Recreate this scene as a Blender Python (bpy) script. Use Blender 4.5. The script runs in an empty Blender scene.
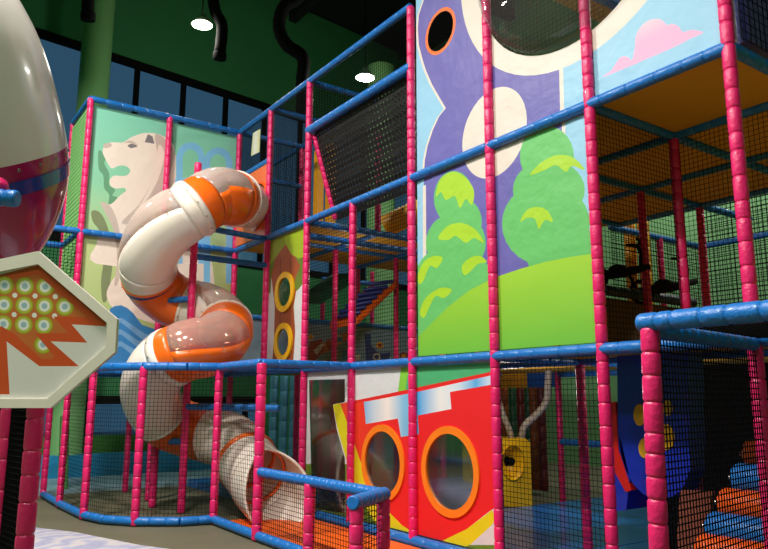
import bpy, math, random
from math import sin, cos, pi, sqrt
from mathutils import Vector as V
from mathutils.geometry import delaunay_2d_cdt
random.seed(7)
SC = bpy.context.scene
COL = SC.collection
M = 1.25
H = [0.0, 1.930, 4.0245, 6.1605]
# ------------------------------------------------------------------ camera
FPX = 708.0
yaw, pit, rol = 0.9592, 0.1743, 0.0018
CP = V((8.9607*M, -3.7907*M, 1.2223*M))
Fw = V((-sin(yaw)*cos(pit), cos(yaw)*cos(pit), sin(pit)))
R0 = V((cos(yaw), sin(yaw), 0)); U0 = R0.cross(Fw)
Rt = R0*cos(rol)+U0*sin(rol); Up = R0*(-sin(rol))+U0*cos(rol)
cam = bpy.data.cameras.new('camera'); cam.sensor_width = 36; cam.lens = 36*FPX/768
cam.clip_end = 200
co = bpy.data.objects.new('camera', cam); COL.objects.link(co)
from mathutils import Matrix
mw = Matrix((Rt, Up, -Fw)).transposed().to_4x4(); mw.translation = CP
co.matrix_world = mw
SC.camera = co

def ray(x, y): return Fw + Rt*((x-384)/FPX) - Up*((y-274.5)/FPX)
def on(ax, v, x, y):
    d = ray(x, y); return CP + d*((v-CP[ax])/d[ax])
def atd(x, y, dep): return CP + ray(x, y)*dep
def onp(o, n, x, y):
    d = ray(x, y); return CP + d*((o-CP).dot(n)/d.dot(n))

# ------------------------------------------------------------------ materials
def lin(r, g, b):
    f = lambda c: (c/255/12.92) if c/255 <= .04045 else ((c/255+.055)/1.055)**2.4
    return (f(r), f(g), f(b), 1)
def newmat(name):
    m = bpy.data.materials.new(name); m.use_nodes = True
    nt = m.node_tree; nt.nodes.clear()
    out = nt.nodes.new('ShaderNodeOutputMaterial')
    return m, nt, out
def pbr(name, rgb, rough=.5, coat=0, var=.12, scale=6, bump=.0, bscale=20, metal=0, spec=.5, stretch=None):
    m, nt, out = newmat(name); N = nt.nodes; L = nt.links
    p = N.new('ShaderNodeBsdfPrincipled')
    p.inputs['Roughness'].default_value = rough; p.inputs['Metallic'].default_value = metal
    p.inputs['Coat Weight'].default_value = coat; p.inputs['Specular IOR Level'].default_value = spec
    tc = N.new('ShaderNodeTexCoord'); src = tc.outputs['Object']
    if stretch:
        mp = N.new('ShaderNodeMapping'); mp.inputs['Scale'].default_value = stretch
        L.new(src, mp.inputs[0]); src = mp.outputs[0]
    nz = N.new('ShaderNodeTexNoise'); nz.inputs['Scale'].default_value = scale; nz.inputs['Detail'].default_value = 4
    L.new(src, nz.inputs['Vector'])
    mx = N.new('ShaderNodeMix'); mx.data_type = 'RGBA'
    c = lin(*rgb)
    mx.inputs[6].default_value = tuple(v*(1-var) for v in c[:3])+(1,)
    mx.inputs[7].default_value = tuple(min(1, v*(1+var)) for v in c[:3])+(1,)
    L.new(nz.outputs['Fac'], mx.inputs[0]); L.new(mx.outputs[2], p.inputs['Base Color'])
    if bump:
        n2 = N.new('ShaderNodeTexNoise'); n2.inputs['Scale'].default_value = bscale; n2.inputs['Detail'].default_value = 3
        L.new(src, n2.inputs['Vector'])
        b = N.new('ShaderNodeBump'); b.inputs['Strength'].default_value = bump; b.inputs['Distance'].default_value = .03
        L.new(n2.outputs['Fac'], b.inputs['Height']); L.new(b.outputs[0], p.inputs['Normal'])
    L.new(p.outputs[0], out.inputs[0])
    return m
def vinyl(name, rgb): return pbr(name, rgb, .38, .1, .07, 9, .25, 30)
def prnt(name, rgb): return pbr(name, rgb, .5, 0, .03, 3, .7, 3.2)
def ramp_mat(name, stops, axis=2, rough=.55):
    m, nt, out = newmat(name); N = nt.nodes; L = nt.links
    p = N.new('ShaderNodeBsdfPrincipled'); p.inputs['Roughness'].default_value = rough
    tc = N.new('ShaderNodeTexCoord'); sx = N.new('ShaderNodeSeparateXYZ'); L.new(tc.outputs['Generated'], sx.inputs[0])
    r = N.new('ShaderNodeValToRGB'); L.new(sx.outputs[axis], r.inputs[0])
    e = r.color_ramp.elements
    e[0].position, e[0].color = stops[0][0], lin(*stops[0][1])
    e[1].position, e[1].color = stops[-1][0], lin(*stops[-1][1])
    for s, c in stops[1:-1]:
        q = e.new(s); q.color = lin(*c)
    L.new(r.outputs[0], p.inputs['Base Color'])
    nz = N.new('ShaderNodeTexNoise'); nz.inputs['Scale'].default_value = 2.2
    L.new(tc.outputs['Object'], nz.inputs['Vector'])
    b = N.new('ShaderNodeBump'); b.inputs['Strength'].default_value = .35; b.inputs['Distance'].default_value = .03
    L.new(nz.outputs['Fac'], b.inputs['Height']); L.new(b.outputs[0], p.inputs['Normal'])
    L.new(p.outputs[0], out.inputs[0]); return m
def clear(name, rgb, fac=.12, rough=.06, warm_glow=0.0):
    m, nt, out = newmat(name); N = nt.nodes; L = nt.links
    t = N.new('ShaderNodeBsdfTransparent'); t.inputs[0].default_value = lin(*rgb)
    g = N.new('ShaderNodeBsdfGlossy'); g.inputs['Roughness'].default_value = rough
    lw = N.new('ShaderNodeLayerWeight'); lw.inputs[0].default_value = .35
    a = N.new('ShaderNodeMath'); a.operation = 'MULTIPLY_ADD'; a.inputs[1].default_value = .3; a.inputs[2].default_value = fac
    L.new(lw.outputs['Fresnel'], a.inputs[0])
    s = N.new('ShaderNodeMixShader'); L.new(a.outputs[0], s.inputs[0]); L.new(t.outputs[0], s.inputs[1]); L.new(g.outputs[0], s.inputs[2])
    last = s
    if warm_glow:
        d = N.new('ShaderNodeBsdfDiffuse'); d.inputs[0].default_value = (.95, .82, .76, 1)  # warm diffuse share paints the lit slide interior's reflection into the plastic
        s2 = N.new('ShaderNodeMixShader'); s2.inputs[0].default_value = warm_glow
        L.new(s.outputs[0], s2.inputs[1]); L.new(d.outputs[0], s2.inputs[2]); last = s2
    L.new(last.outputs[0], out.inputs[0]); return m
def emit(name, rgb, st):
    m, nt, out = newmat(name); e = nt.nodes.new('ShaderNodeEmission')
    e.inputs[0].default_value = lin(*rgb); e.inputs[1].default_value = st
    nt.links.new(e.outputs[0], out.inputs[0]); return m

PINK = vinyl('pink_vinyl', (226, 28, 106)); BLUE = vinyl('blue_vinyl', (22, 108, 188))
NETM = pbr('black_net', (13, 13, 15), .9, spec=.1); GNET = pbr('green_net', (110, 165, 95), .8)
DARKNET = pbr('black_rubber', (12, 12, 12), .7)
YEL = pbr('yellow_plastic', (235, 180, 10), .4); YELV = vinyl('yellow_vinyl', (235, 165, 15))
DECK = pbr('ochre_deck', (198, 146, 32), .7, var=.08, scale=1.5, stretch=(1, 8, 1))
WHITE = pbr('cream_plastic', (242, 230, 218), .3, .3, .03); ORANGE = pbr('orange_plastic', (240, 104, 18), .3, .3, .05)
CLEAR = clear('clear_plastic', (255, 248, 244), .05, .10, .24); CLEARW = clear('clear_sheet', (190, 200, 205), .05, .12)
CLEARP = clear('clear_panel_orange', (255, 200, 170), .06, .10, .18)
NAVY = pbr('navy_band', (30, 50, 130), .4); STEEL = pbr('bolt_steel', (150, 140, 130), .3, metal=1)
BLACK = pbr('black_metal', (10, 10, 11), .85, spec=.15); WALLG = pbr('green_paint', (56, 132, 82), .8, var=.06, scale=.6)
COLG = pbr('pale_green_paint', (112, 168, 105), .6, var=.04); BLKC = pbr('black_ceiling', (12, 14, 14), .9)
FLOORM = pbr('grey_green_floor', (100, 96, 76), .6, var=.25, scale=1.5, bump=.1, bscale=40)
OMAT = pbr('orange_mat', (240, 100, 15), .5, var=.08); BMAT = pbr('blue_mat', (26, 104, 190), .3, .3, .15, 3)

# ------------------------------------------------------------------ mesh building
class MB:
    def __init__(s): s.v = []; s.f = []; s.m = []; s.sm = []
    def add(s, vs, fs, mi=0, smooth=False):
        b = len(s.v); s.v += [V(p) for p in vs]
        for f in fs: s.f.append([b+i for i in f]); s.m.append(mi); s.sm.append(smooth)
        return s
    def box(s, a, b, mi=0):
        x0, y0, z0 = [min(a[i], b[i]) for i in range(3)]; x1, y1, z1 = [max(a[i], b[i]) for i in range(3)]
        return s.add([(x0,y0,z0),(x1,y0,z0),(x1,y1,z0),(x0,y1,z0),(x0,y0,z1),(x1,y0,z1),(x1,y1,z1),(x0,y1,z1)],
                     [(3,2,1,0),(4,5,6,7),(0,1,5,4),(1,2,6,5),(2,3,7,6),(3,0,4,7)], mi)
    def prof(s, a, b, pr, n=14, mi=0, caps=True, smooth=True):
        """rings along a-b; pr = [(distance, radius)]"""
        a = V(a); b = V(b); d = (b-a).normalized()
        q = V((0,0,1)) if abs(d.z) < .9 else V((1,0,0))
        u = d.cross(q).normalized(); w = d.cross(u)
        vs = [a+d*t+(u*cos(2*pi*k/n)+w*sin(2*pi*k/n))*r for t, r in pr for k in range(n)]
        fs = [(i*n+k, i*n+(k+1) % n, (i+1)*n+(k+1) % n, (i+1)*n+k) for i in range(len(pr)-1) for k in range(n)]
        s.add(vs, fs, mi, smooth)
        if caps:
            e = (len(pr)-1)*n
            s.add([vs[k] for k in range(n)], [tuple(range(n))], mi); s.add([vs[e+k] for k in range(n)], [tuple(reversed(range(n)))], mi)
        return s
    def cyl(s, a, b, r, n=12, mi=0, r2=None):
        L = (V(b)-V(a)).length
        return s.prof(a, b, [(0, r), (L, r if r2 is None else r2)], n, mi)
    def pad(s, a, b, r=.05, seg=.15, jit=.25, n=14, mi=0):
        L = (V(b)-V(a)).length; k = max(1, round(L/seg)); c = [0]
        ws = [1+random.uniform(-jit, jit) for _ in range(k)]; S = sum(ws)
        for w in ws: c.append(c[-1]+w/S*L)
        pr = []
        for i in range(k):
            g = min(.012, (c[i+1]-c[i])*.2)
            pr += [(c[i]+.001, r*.84), (c[i]+g*.5, r*.96), (c[i]+g*1.3, r*1.02), (c[i+1]-g*1.3, r*1.02), (c[i+1]-g*.5, r*.96), (c[i+1]-.001, r*.84)]
        return s.prof(a, b, pr, n, mi)
    def pipe(s, pts, r, n=10, mi=0):
        pts = [V(p) for p in pts]; rings = []
        u = None
        for i, p in enumerate(pts):
            t = (pts[min(i+1, len(pts)-1)]-pts[max(i-1, 0)]).normalized()
            if u is None:
                q = V((0,0,1)) if abs(t.z) < .9 else V((1,0,0)); u = t.cross(q).normalized()
            else: u = (u-t*u.dot(t)).normalized()
            w = t.cross(u)
            rr = r[i] if isinstance(r, (list, tuple)) else r
            rings.append([p+(u*cos(2*pi*k/n)+w*sin(2*pi*k/n))*rr for k in range(n)])
        vs = [p for g in rings for p in g]
        fs = [(i*n+k, i*n+(k+1) % n, (i+1)*n+(k+1) % n, (i+1)*n+k) for i in range(len(rings)-1) for k in range(n)]
        fs += [tuple(reversed(range(n))), tuple((len(rings)-1)*n+k for k in range(n))]
        return s.add(vs, fs, mi, True)
    def ball(s, c, r, n=14, mi=0, sc=(1,1,1)):
        c = V(c); m = n//2; vs = []; fs = []
        for i in range(m+1):
            th = pi*i/m
            for k in range(n): vs.append(c+V((r*sin(th)*cos(2*pi*k/n)*sc[0], r*sin(th)*sin(2*pi*k/n)*sc[1], r*cos(th)*sc[2])))
        for i in range(m):
            for k in range(n): fs.append((i*n+k, (i+1)*n+k, (i+1)*n+(k+1) % n, i*n+(k+1) % n))
        return s.add(vs, fs, mi, True)
    def extr(s, poly, d, mi=0):
        """flat outline (3D points) given thickness vector d"""
        n = len(poly); p = [V(q) for q in poly]; d = V(d)
        return s.add(p+[q+d for q in p], [tuple(range(n)), tuple(reversed(range(n, 2*n)))]+[(i, (i+1) % n, n+(i+1) % n, n+i) for i in range(n)], mi)
    def build(s, name, mats, parent=None, loc=None):
        if not isinstance(mats, (list, tuple)): mats = [mats]
        if parent is not None: o = V(parent['_w'])
        elif loc is not None: o = V(loc)
        else:
            xs = [p.x for p in s.v]; ys = [p.y for p in s.v]; zs = [p.z for p in s.v]
            o = V(((min(xs)+max(xs))/2, (min(ys)+max(ys))/2, min(zs)))
        me = bpy.data.meshes.new(name); me.from_pydata([p-o for p in s.v], [], s.f)
        for m in mats: me.materials.append(m)
        me.polygons.foreach_set('material_index', s.m); me.polygons.foreach_set('use_smooth', s.sm); me.update()
        ob = bpy.data.objects.new(name, me); COL.objects.link(ob)
        if parent is not None: ob.parent = parent
        else: ob.location = o
        ob['_w'] = tuple(o)
        return ob
def empty(name, loc, label, cat, group=None):
    o = bpy.data.objects.new(name, None); COL.objects.link(o); o.location = loc; o['_w'] = tuple(loc); o.empty_display_size = .1
    return tag(o, label, cat, group)
def tag(o, label=None, cat=None, group=None, kind=None):
    if label: o['label'] = label
    if cat: o['category'] = cat
    if group: o['group'] = group
    if kind: o['kind'] = kind
    return o
def solid(o, t, off=0):
    md = o.modifiers.new('thickness', 'SOLIDIFY'); md.thickness = t; md.offset = off; md.use_even_offset = False; return o
def structure(mb, name, mat, loc=None): return tag(mb.build(name, mat, None, loc), kind='structure')

def netmesh(mb, a, b, c, d, cell=.045, r=.0028, mi=0, sag=0):
    """strands over the quad a-b-c-d (a-b bottom, d-c top)"""
    a, b, c, d = map(V, (a, b, c, d))
    def strand(p, q):
        t = (q-p).normalized(); nrm = (b-a).cross(d-a).normalized(); w = t.cross(nrm)*r; h = nrm*r
        mb.add([p+w, p+h, p-w, p-h, q+w, q+h, q-w, q-h], [(0,1,5,4),(1,2,6,5),(2,3,7,6),(3,0,4,7)], mi)
    nu = max(2, round(max((b-a).length, (c-d).length)/cell)); nv = max(2, round(max((d-a).length, (c-b).length)/cell))
    for i in range(nu+1): strand(a.lerp(b, i/nu), d.lerp(c, i/nu))
    for j in range(nv+1): strand(a.lerp(d, j/nv), b.lerp(c, j/nv))
    return mb
def pip(p, poly):
    x, y = p; c = False; n = len(poly); j = n-1
    for i in range(n):
        xi, yi = poly[i]; xj, yj = poly[j]
        if (yi > y) != (yj > y) and x < (xj-xi)*(y-yi)/(yj-yi)+xi: c = not c
        j = i
    return c
def banner(name, outline, layers, mats, holes, O, ua, va, thick, parent=None, back=None):
    """one flat printed sheet; outline/layers/holes in sheet coordinates (u,v)"""
    polys = [outline]+[l[0] for l in layers]+holes
    vs = []; es = []
    for p in polys:
        b = len(vs); vs += [V((q[0], q[1])) for q in p]; es += [(b+i, b+(i+1) % len(p)) for i in range(len(p))]
    ov, oe, of = delaunay_2d_cdt(vs, es, [], 0, 1e-5)[:3]
    mb = MB(); O = V(O); ua = V(ua); va = V(va)
    used = {}; fl = []; ml = []
    for f in of:
        c = (sum(ov[i][0] for i in f)/len(f), sum(ov[i][1] for i in f)/len(f))
        if not pip(c, outline) or any(pip(c, h) for h in holes): continue
        mi = 0
        for p, m in layers:
            if pip(c, p): mi = m
        fl.append(f); ml.append(mi)
    for f in fl:
        for i in f: used.setdefault(i, len(used))
    mb.v = [O+ua*ov[i][0]+va*ov[i][1] for i in used]; mb.f = [[used[i] for i in f] for f in fl]; mb.m = ml; mb.sm = [False]*len(fl)
    o = mb.build(name, mats, parent); solid(o, thick, 0)
    return o
def sm(*pts, k=4):
    n = len(pts); out = []
    for i in range(n):
        p0, p1, p2, p3 = [pts[(i+j) % n] for j in (-1, 0, 1, 2)]
        for q in range(k):
            t = q/k; out.append(tuple(.5*(2*p1[c]+(p2[c]-p0[c])*t+(2*p0[c]-5*p1[c]+4*p2[c]-p3[c])*t*t+(3*p1[c]-p0[c]-3*p2[c]+p3[c])*t**3) for c in (0, 1)))
    return out
def circ(cx, cy, r, n=40, ry=None): return [(cx+r*cos(2*pi*i/n), cy+(ry or r)*sin(2*pi*i/n)) for i in range(n)]
def ringmesh(c, r0, r1, t, ax, n=48, ry=1.0, mi=0):
    """flat ring with depth t around point c in plane normal to ax ('y' or 'x')"""
    mb = MB(); c = V(c); P = lambda r, a, h: c+(V((r*cos(a), h, r*ry*sin(a))) if ax == 'y' else V((h, r*cos(a), r*ry*sin(a))))
    pr = [(r0, -t), (r0, t), ((r0+r1)/2, t*1.3), (r1, t), (r1, -t)]
    k = len(pr); vs = [P(r, 2*pi*i/n, h) for i in range(n) for r, h in pr]
    fs = [(i*k+j, i*k+(j+1) % k, ((i+1) % n)*k+(j+1) % k, ((i+1) % n)*k+j) for i in range(n) for j in range(k)]
    return mb.add(vs, fs, mi, False)
def dome(c, r, bulge, ax, sgn, ry=1.0, n=32):
    mb = MB(); c = V(c); vs = []; fs = []; K = 6
    for j in range(K+1):
        t = j/K*pi/2
        for i in range(n):
            a = 2*pi*i/n; rr = r*cos(t); h = sgn*bulge*sin(t)
            vs.append(c+(V((rr*cos(a), h, rr*ry*sin(a))) if ax == 'y' else V((h, rr*cos(a), rr*ry*sin(a)))))
    for j in range(K):
        for i in range(n): fs.append((j*n+i, j*n+(i+1) % n, (j+1)*n+(i+1) % n, (j+1)*n+i))
    return mb.add(vs, fs, 0, True)
# ================================================================== the hall
WX = lambda Y: -5.1-.13*(Y+2.5)
def wallbox(mb, y0, y1, z0, z1, t=.3, dx=0, mi=0):
    a = [(WX(y0)+dx, y0), (WX(y1)+dx, y1), (WX(y1)+dx-t, y1), (WX(y0)+dx-t, y0)]
    vs = [(p[0], p[1], z) for z in (z0, z1) for p in a]
    return mb.add(vs, [(3,2,1,0),(4,5,6,7),(0,1,5,4),(1,2,6,5),(2,3,7,6),(3,0,4,7)], mi)
YW0, YW1 = -11.0, 11.0
w = MB(); wallbox(w, YW0, YW1, 9.55, 13.0); wallbox(w, YW0, YW1, 1.5, 5.0); wallbox(w, YW0, YW1, -.02, .08)
wallbox(w, YW0, -7, .08, 1.5); wallbox(w, 3.4, YW1, .08, 1.5); structure(w, 'wall_left', WALLG)
def window(name, y0, y1, z0, z1, step, first, crossz=None):
    fr = MB()
    for z in (z0, z1)+((crossz,) if crossz else ()): wallbox(fr, y0, y1, z-.09, z+.09, .12, .05)
    y = first
    while y < y1:
        if y > y0: wallbox(fr, y-.06, y+.06, z0, z1, .12, .04)
        y += step
    o = structure(fr, name, BLACK)
    g = MB(); wallbox(g, y0, y1, z0, z1, .02, -.1); g.build('window_glass', WGLASS, o)
    return o
WGLASS = clear('window_glass', (225, 235, 240), .02, .05)
window('window_1', YW0, YW1, 5.0, 9.5, 1.2, -.42-9.6)
window('window_2', -7, 3.4, .08, 1.5, 1.3, -6.2)
structure(MB().box((-8, -11, -.1), (16, 11, 0)), 'floor', FLOORM)
structure(MB().box((-9, -11.3, 12.9), (16.3, 11.3, 13.1)), 'ceiling', BLKC)
structure(MB().box((-7, 9.0, 0), (16.2, 9.3, 12.9)), 'wall_back', pbr('sage_wall_paint', (120, 175, 118), .8, var=.08, scale=.7))
structure(MB().box((16, -11, 0), (16.3, 9.0, 12.9)), 'wall_right', WALLG)
structure(MB().box((-5, -11.3, 0), (16.3, -11, 12.9)), 'wall_front', WALLG)
tb = MB()
for y in (-4, 0, 4, 8): tb.box((-6, y-.12, 12.35), (16, y+.12, 12.9))
for x in (-2, 3, 8, 13): tb.box((x-.1, -11, 12.2), (x+.1, 9, 12.5))
structure(tb, 'trim_1', BLKC)
# outside, beyond the glass
tag(MB().box((-30, -30, -.35), (-8.6, 30, -.25)).build('paved_yard', pbr('pale_paving', (150, 160, 165), .9)), kind='structure')
for (px, py, dep, rad, hz) in ((93, 95, 0, .31, 12.9), (381, 70, 0, .33, 9.6)):
    p = on(0, -4.2, px, py) if px < 200 else atd(px, py, 17.5)
    structure(MB().prof((p.x, p.y, 0), (p.x, p.y, hz), [(0, rad*1.15), (.3, rad*1.15), (.32, rad), (hz, rad)], 32), 'trim_%d' % (2 if px < 200 else 3), COLG)
# curved black ventilation ducts
def duct(pts, r, label, dep):
    P = [atd(x, y, dep) for x, y in pts]; out = []
    for i in range(len(P)-1):
        p0 = P[max(i-1, 0)]; p1 = P[i]; p2 = P[i+1]; p3 = P[min(i+2, len(P)-1)]
        for k in range(6):
            t = k/6; out.append(.5*((2*p1)+(p2-p0)*t+(2*p0-5*p1+4*p2-p3)*t*t+(3*p1-p0-3*p2+p3)*t**3))
    out.append(P[-1])
    mb = MB().pipe(out, [r*(1+.05*(i % 2)) for i in range(len(out))], 14)
    o = mb.build('ventilation_duct', BLACK); tag(o, label, 'duct', 'hanging black ducts')
    e = MB().prof(P[-1], P[-1]+(P[-1]-P[-2]).normalized()*.16, [(0, r*1.12), (.03, r*1.2), (.13, r*1.2), (.16, r*1.1)], 18)
    e.build('duct_collar', BLACK, o); return o
duct([(213, -60), (211, -20), (215, 10), (222, 26), (220, 52)], .11, 'short black duct hanging beside the hanging dome lamp over the windows', 14)
duct([(300, -40), (300, -6), (285, 6), (279, 25), (286, 44), (303, 58), (302, 82), (303, 105)], .13, 'long black duct bent in an S against the green wall', 14.5)
duct([(88, -60), (88, -20), (88, 12)], .11, 'stub of black duct ending in front of the pale green column', 13)

# pendant lamps
LAMPG = emit('lamp_bulb', (255, 246, 225), 60)
def pendant(p, label):
    root = empty('pendant_lamp', p, label, 'lamp', 'hanging dome lamps')
    mb = MB(); mb.prof(p, p+V((0,0,.22)), [(0,.20),(.03,.2),(.1,.15),(.17,.07),(.22,.05)], 24, caps=False)
    solid(mb.build('lamp_shade', pbr('lamp_white', (240,240,235), .4), root), .006)
    MB().ball(p+V((0,0,.03)), .13, 16, 0, (1,1,.6)).build('bulb', LAMPG, root)
    MB().cyl(p+V((0,0,.2)), (p.x, p.y, 12.9), .012, 6).build('cord', BLACK, root)
    return root
L1 = atd(202, 25, 14.0); L2 = atd(365, 78, 15.0)
pendant(L1, 'lit dome lamp hanging beside the short black duct above the lion banner')
pendant(L2, 'lit dome lamp seen through the net above the black climbing net')
# ================================================================== the big climbing frame
frame = empty('climbing_frame', (4, 0, 0), 'three storey climbing frame of pink padded posts and blue padded rails', 'climbing frame')
def post(x, y, z0, z1, par=None, r=.048, seg=.15): return MB().pad((x, y, z0), (x, y, z1), r, seg).build('padded_post', PINK, par or frame)
def rail(a, b, par=None, r=.048, seg=.2): return MB().pad(a, b, r, seg, .35).build('padded_rail', BLUE, par or frame)
A7 = 7.1
XP = [0, M, 2*M+.03, 3*M, 4*M-.01, 5*M+.03, 6*M+.015, 7*M]   # the posts of the long side
for i, (z0, z1) in enumerate([(0, H[3]), (0, H[3]), (0, H[3]), (0, H[2]), (0, H[3]), (0, A7), (0, A7), (0, A7)]): post(XP[i], 0, z0+.01, z1)
def mr(ax, ay, bx, by, z, **k): return rail((ax*M, ay*M, z), (bx*M, by*M, z), **k)
for i in range(7): mr(i, 0, i+1, 0, H[2]); mr(i, 0, i+1, 0, H[1])
for i in range(4): mr(i, 0, i+1, 0, H[3])
mr(2, 0, 3, 0, 5.39, r=.06); mr(3, 0, 4, 0, 5.39, r=.06); mr(0, 0, 1, 0, 5.3)
for i in range(2, 6): mr(i, 0, i+1, 0, .06, r=.06)
# lion wall side and left bay
for y in (-2, -1): post(0, y*M, .01, H[3])
post(-M, -2*M, .01, H[3]); post(-M, -M, .01, H[3])
for y in (-2, -1):
    for k in (1, 2, 3): mr(0, y, 0, y+1, H[k])
for k in (1, 2, 3): mr(-1, -2, 0, -2, H[k]); mr(-1, -2, -1, -1, H[k])
for k in (1, 2): mr(0, -2, 0, -4, H[k]); mr(-1, -2, -1, -4, H[k])
# interior posts and rails
for (x, y, z0, z1) in [(1,1,0,H[2]), (1,2,0,H[2]), (0,1,0,H[3]), (2,1,H[2],H[3]-.5), (3,1,H[2],H[3]), (6,1,0,H[2]), (5,2,0,A7), (5,3,0,H[2]), (3,3,0,H[2]), (5,1,0,H[1]), (2,2,0,H[2]), (7,3,0,H[2]), (0,2,H[1],H[2]), (2,2.6,H[1],H[2]), (6,2.2,H[2],A7)]:
    post(x*M, y*M, z0+.01, z1)
for (ax, ay, bx, by, z) in [(0,0,0,1,H[3]), (1,0,1,1,H[3]), (2,0,2,1,H[3]), (0,1,-1,1,H[3]), (0,0,0,1,5.39), (0,1,1,1,H[3]),
        (2,0,2,3,H[2]), (2,0,2,3,H[2]-.2), (1,0,1,3,H[2]), (0,1,2,1,H[2]), (0,2,2,2,H[2]), (0,3,2,3,H[2]), (3,1,7,1,H[2]), (4,2,7,2,H[2]), (4,3,7,3,H[2]),
        (5,0,5,4,H[2]), (6,0,6,3,H[2]), (7,0,7,3,H[2]), (4,0,4,3,H[2]),
        (2,0,2,3,H[1]), (3,1,7,1,H[1]), (3,3,5,3,H[1]-.02), (5,3,7,3,H[1]), (5,0,5,3,H[1]), (7,0,7,3,H[1]), (3,3,7,3,.9), (6,2.2,6,0,H[2]+1.1), (4,2.4,6,2.4,H[2]+1.5)]:
    mr(ax, ay, bx, by, z)
# decks
def deck(cells, z, t=.03):
    for (x, y) in cells: MB().box((x*M+.02, y*M+.02, z+.01), ((x+1)*M-.02, (y+1)*M-.02, z+t+.01)).build('deck_board', DECK, frame)
deck([(x, y) for x in (0, 1) for y in (0, 1, 2)]+[(x, y) for x in (4, 5, 6) for y in (0, 1, 2)]+[(2, 2), (3, 2)], H[2])
deck([(x, y) for x in range(0, 7) for y in (0, 1, 2) if (x, y) not in ((2, 0), (3, 0))]+[(x, y) for x in (7, 8) for y in (0, 1)], H[1])
mr(7, 0, 9, 0, H[1]); mr(7, 1, 9, 1, H[1]); mr(9, 0, 9, 2, H[1]); post(9*M, 0, .01, H[1]); post(9*M, 2*M, .01, H[1])
deck([(x, y) for x in (4, 5, 6) for y in (1, 2)], A7)  # added top deck, keeps hall light out of the storeys below
# nets tied inside the frame
def net(a, b, c, d, cell=.045, r=.0026, par=None, mat=None, label=None):
    o = netmesh(MB(), a, b, c, d, cell, r).build('net_panel', mat or NETM, par or frame)
    if label: o['label'] = label
    return o
def anet(x0, x1, z0, z1, y=.0, **k): return net((x0*M+.05, y, z0), (x1*M-.05, y, z0), (x1*M-.05, y, z1), (x0*M+.05, y, z1), **k)
anet(0, 1, 5.35, H[3]-.05); anet(1, 2, H[2]+.05, H[3]-.05, cell=.04, r=.004)
anet(2, 4, 5.44, H[3]-.05); anet(2, 3, H[1]+.05, H[2]-.05); anet(3, 4, H[1]+.05, H[2]-.05)
anet(5, 6, .08, H[1]-.05); anet(6, 7, H[1]+.05, H[2]-.05, y=M)
net((6*M, 0.05, H[1]+.05), (6*M, M, H[1]+.05), (6*M, M, H[2]-.05), (6*M, .05, H[2]-.05))
anet(4, 6, 5, 7, y=.35, cell=.05)
def bnet(y0, y1, x, z0, z1, **k): return net((x, y0, z0), (x, y1, z0), (x, y1, z1), (x, y0, z1), **k)
bnet(0, M, 0, H[2]+.05, H[3]-.05, cell=.04, r=.004); bnet(0, M, 2*M, 5.3, H[3]-.05)
bnet(M, 3*M, 7*M, H[1]+.05, H[2]-.05)
bnet(-3*M, -2*M, 0, H[1], H[2], cell=.05, r=.004)
anet(0, 1, .1, H[2]-.05, y=3*M, cell=.05, r=.004); anet(1, 2, .1, H[2]-.05, y=3*M, cell=.05, r=.004)
# corner bulge on the ground floor
BUL = [(0, -2*M), (M, -2.45), (2.1, -2.05), (2*M, -1.21), (3*M+.02, -1.22)]
for i in (1, 2, 3, 4): post(BUL[i][0], BUL[i][1], .01, H[1], r=.055 if i == 4 else .05)
BULC = [BUL[0], BUL[1], (1.75, -2.32), (2.1, -2.05), (2.42, -1.6), BUL[3], BUL[4]]
for i in range(len(BULC)-1):
    (ax, ay), (bx, by) = BULC[i], BULC[i+1]
    for z in (.06, H[1]): rail((ax, ay, z), (bx, by, z), r=.052)
    net((ax, ay, .1), (bx, by, .1), (bx, by, H[1]-.05), (ax, ay, H[1]-.05), cell=.05, r=.0023)
rail((3*M, -1.22, H[1]), (3*M, 0, H[1])); rail((2*M, -1.21, H[1]), (2*M, 0, H[1]))
rail((-M, -2*M, .06), (0, -2*M, .06))
net((2*M, -1.2, H[1]), (3*M, -1.2, H[1]), (3*M, 0, H[1]), (2*M, 0, H[1]), cell=.04)
# green knotted screen filling the left bay
gm = netmesh(MB(), (-M+.05, -2*M, H[1]), (-.05, -2*M, H[1]), (-.05, -2*M, H[3]-.1), (-M+.05, -2*M, H[3]-.1), .07, .018)
tag(gm.build('knotted_screen', GNET), 'pale green knotted net screen left of the lion banner between two pink posts', 'net')
# ------------------------------------------------------------------ printed banners on the long side
YB = .03
def A(*pts): return [(lambda p: (p.x, p.z))(on(1, YB, x, y)) for x, y in pts]
def aell(cx, cy, rx, ry, n=28): return A(*[(cx+rx*cos(2*pi*i/n), cy+ry*sin(2*pi*i/n)) for i in range(n)])
XA = (1, 0, 0); ZA = (0, 0, 1); OA = (0, YB, 0)
PURP = prnt('print_purple', (98, 92, 165)); SKYB = prnt('print_pale_blue', (138, 188, 216)); CREAM = prnt('print_cream', (214, 203, 192))
TREEG = prnt('print_leaf_green', (96, 180, 98)); LIME = prnt('print_lime', (160, 200, 40)); 
HILL = ramp_mat('print_hill', [(0, (105, 178, 55)), (.5, (160, 200, 40)), (1, (175, 205, 45))])
lo = [(4*M+.06, H[1]+.06), (6*M-.02, H[1]+.06), (6*M-.02, H[2]-.05), (4*M+.06, H[2]-.05)]
whiteC = circ(6.302, 4.16, .462)
lay = [(A((424,150),(563,105),(565,150),(590,240),(560,330),(424,345)), 1),
       (A((413,150),(423,150),(424,345),(413,350)), 2), (A((423,186),(426,185),(427,345),(423,350)), 3),
       (A((561,100),(565,98),(567,150),(563,150)), 3), (A((565,98),(592,90),(594,255),(567,260)), 2), (whiteC, 3)]
def blob(*es): return [(aell(*e), 4) for e in es]
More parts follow.
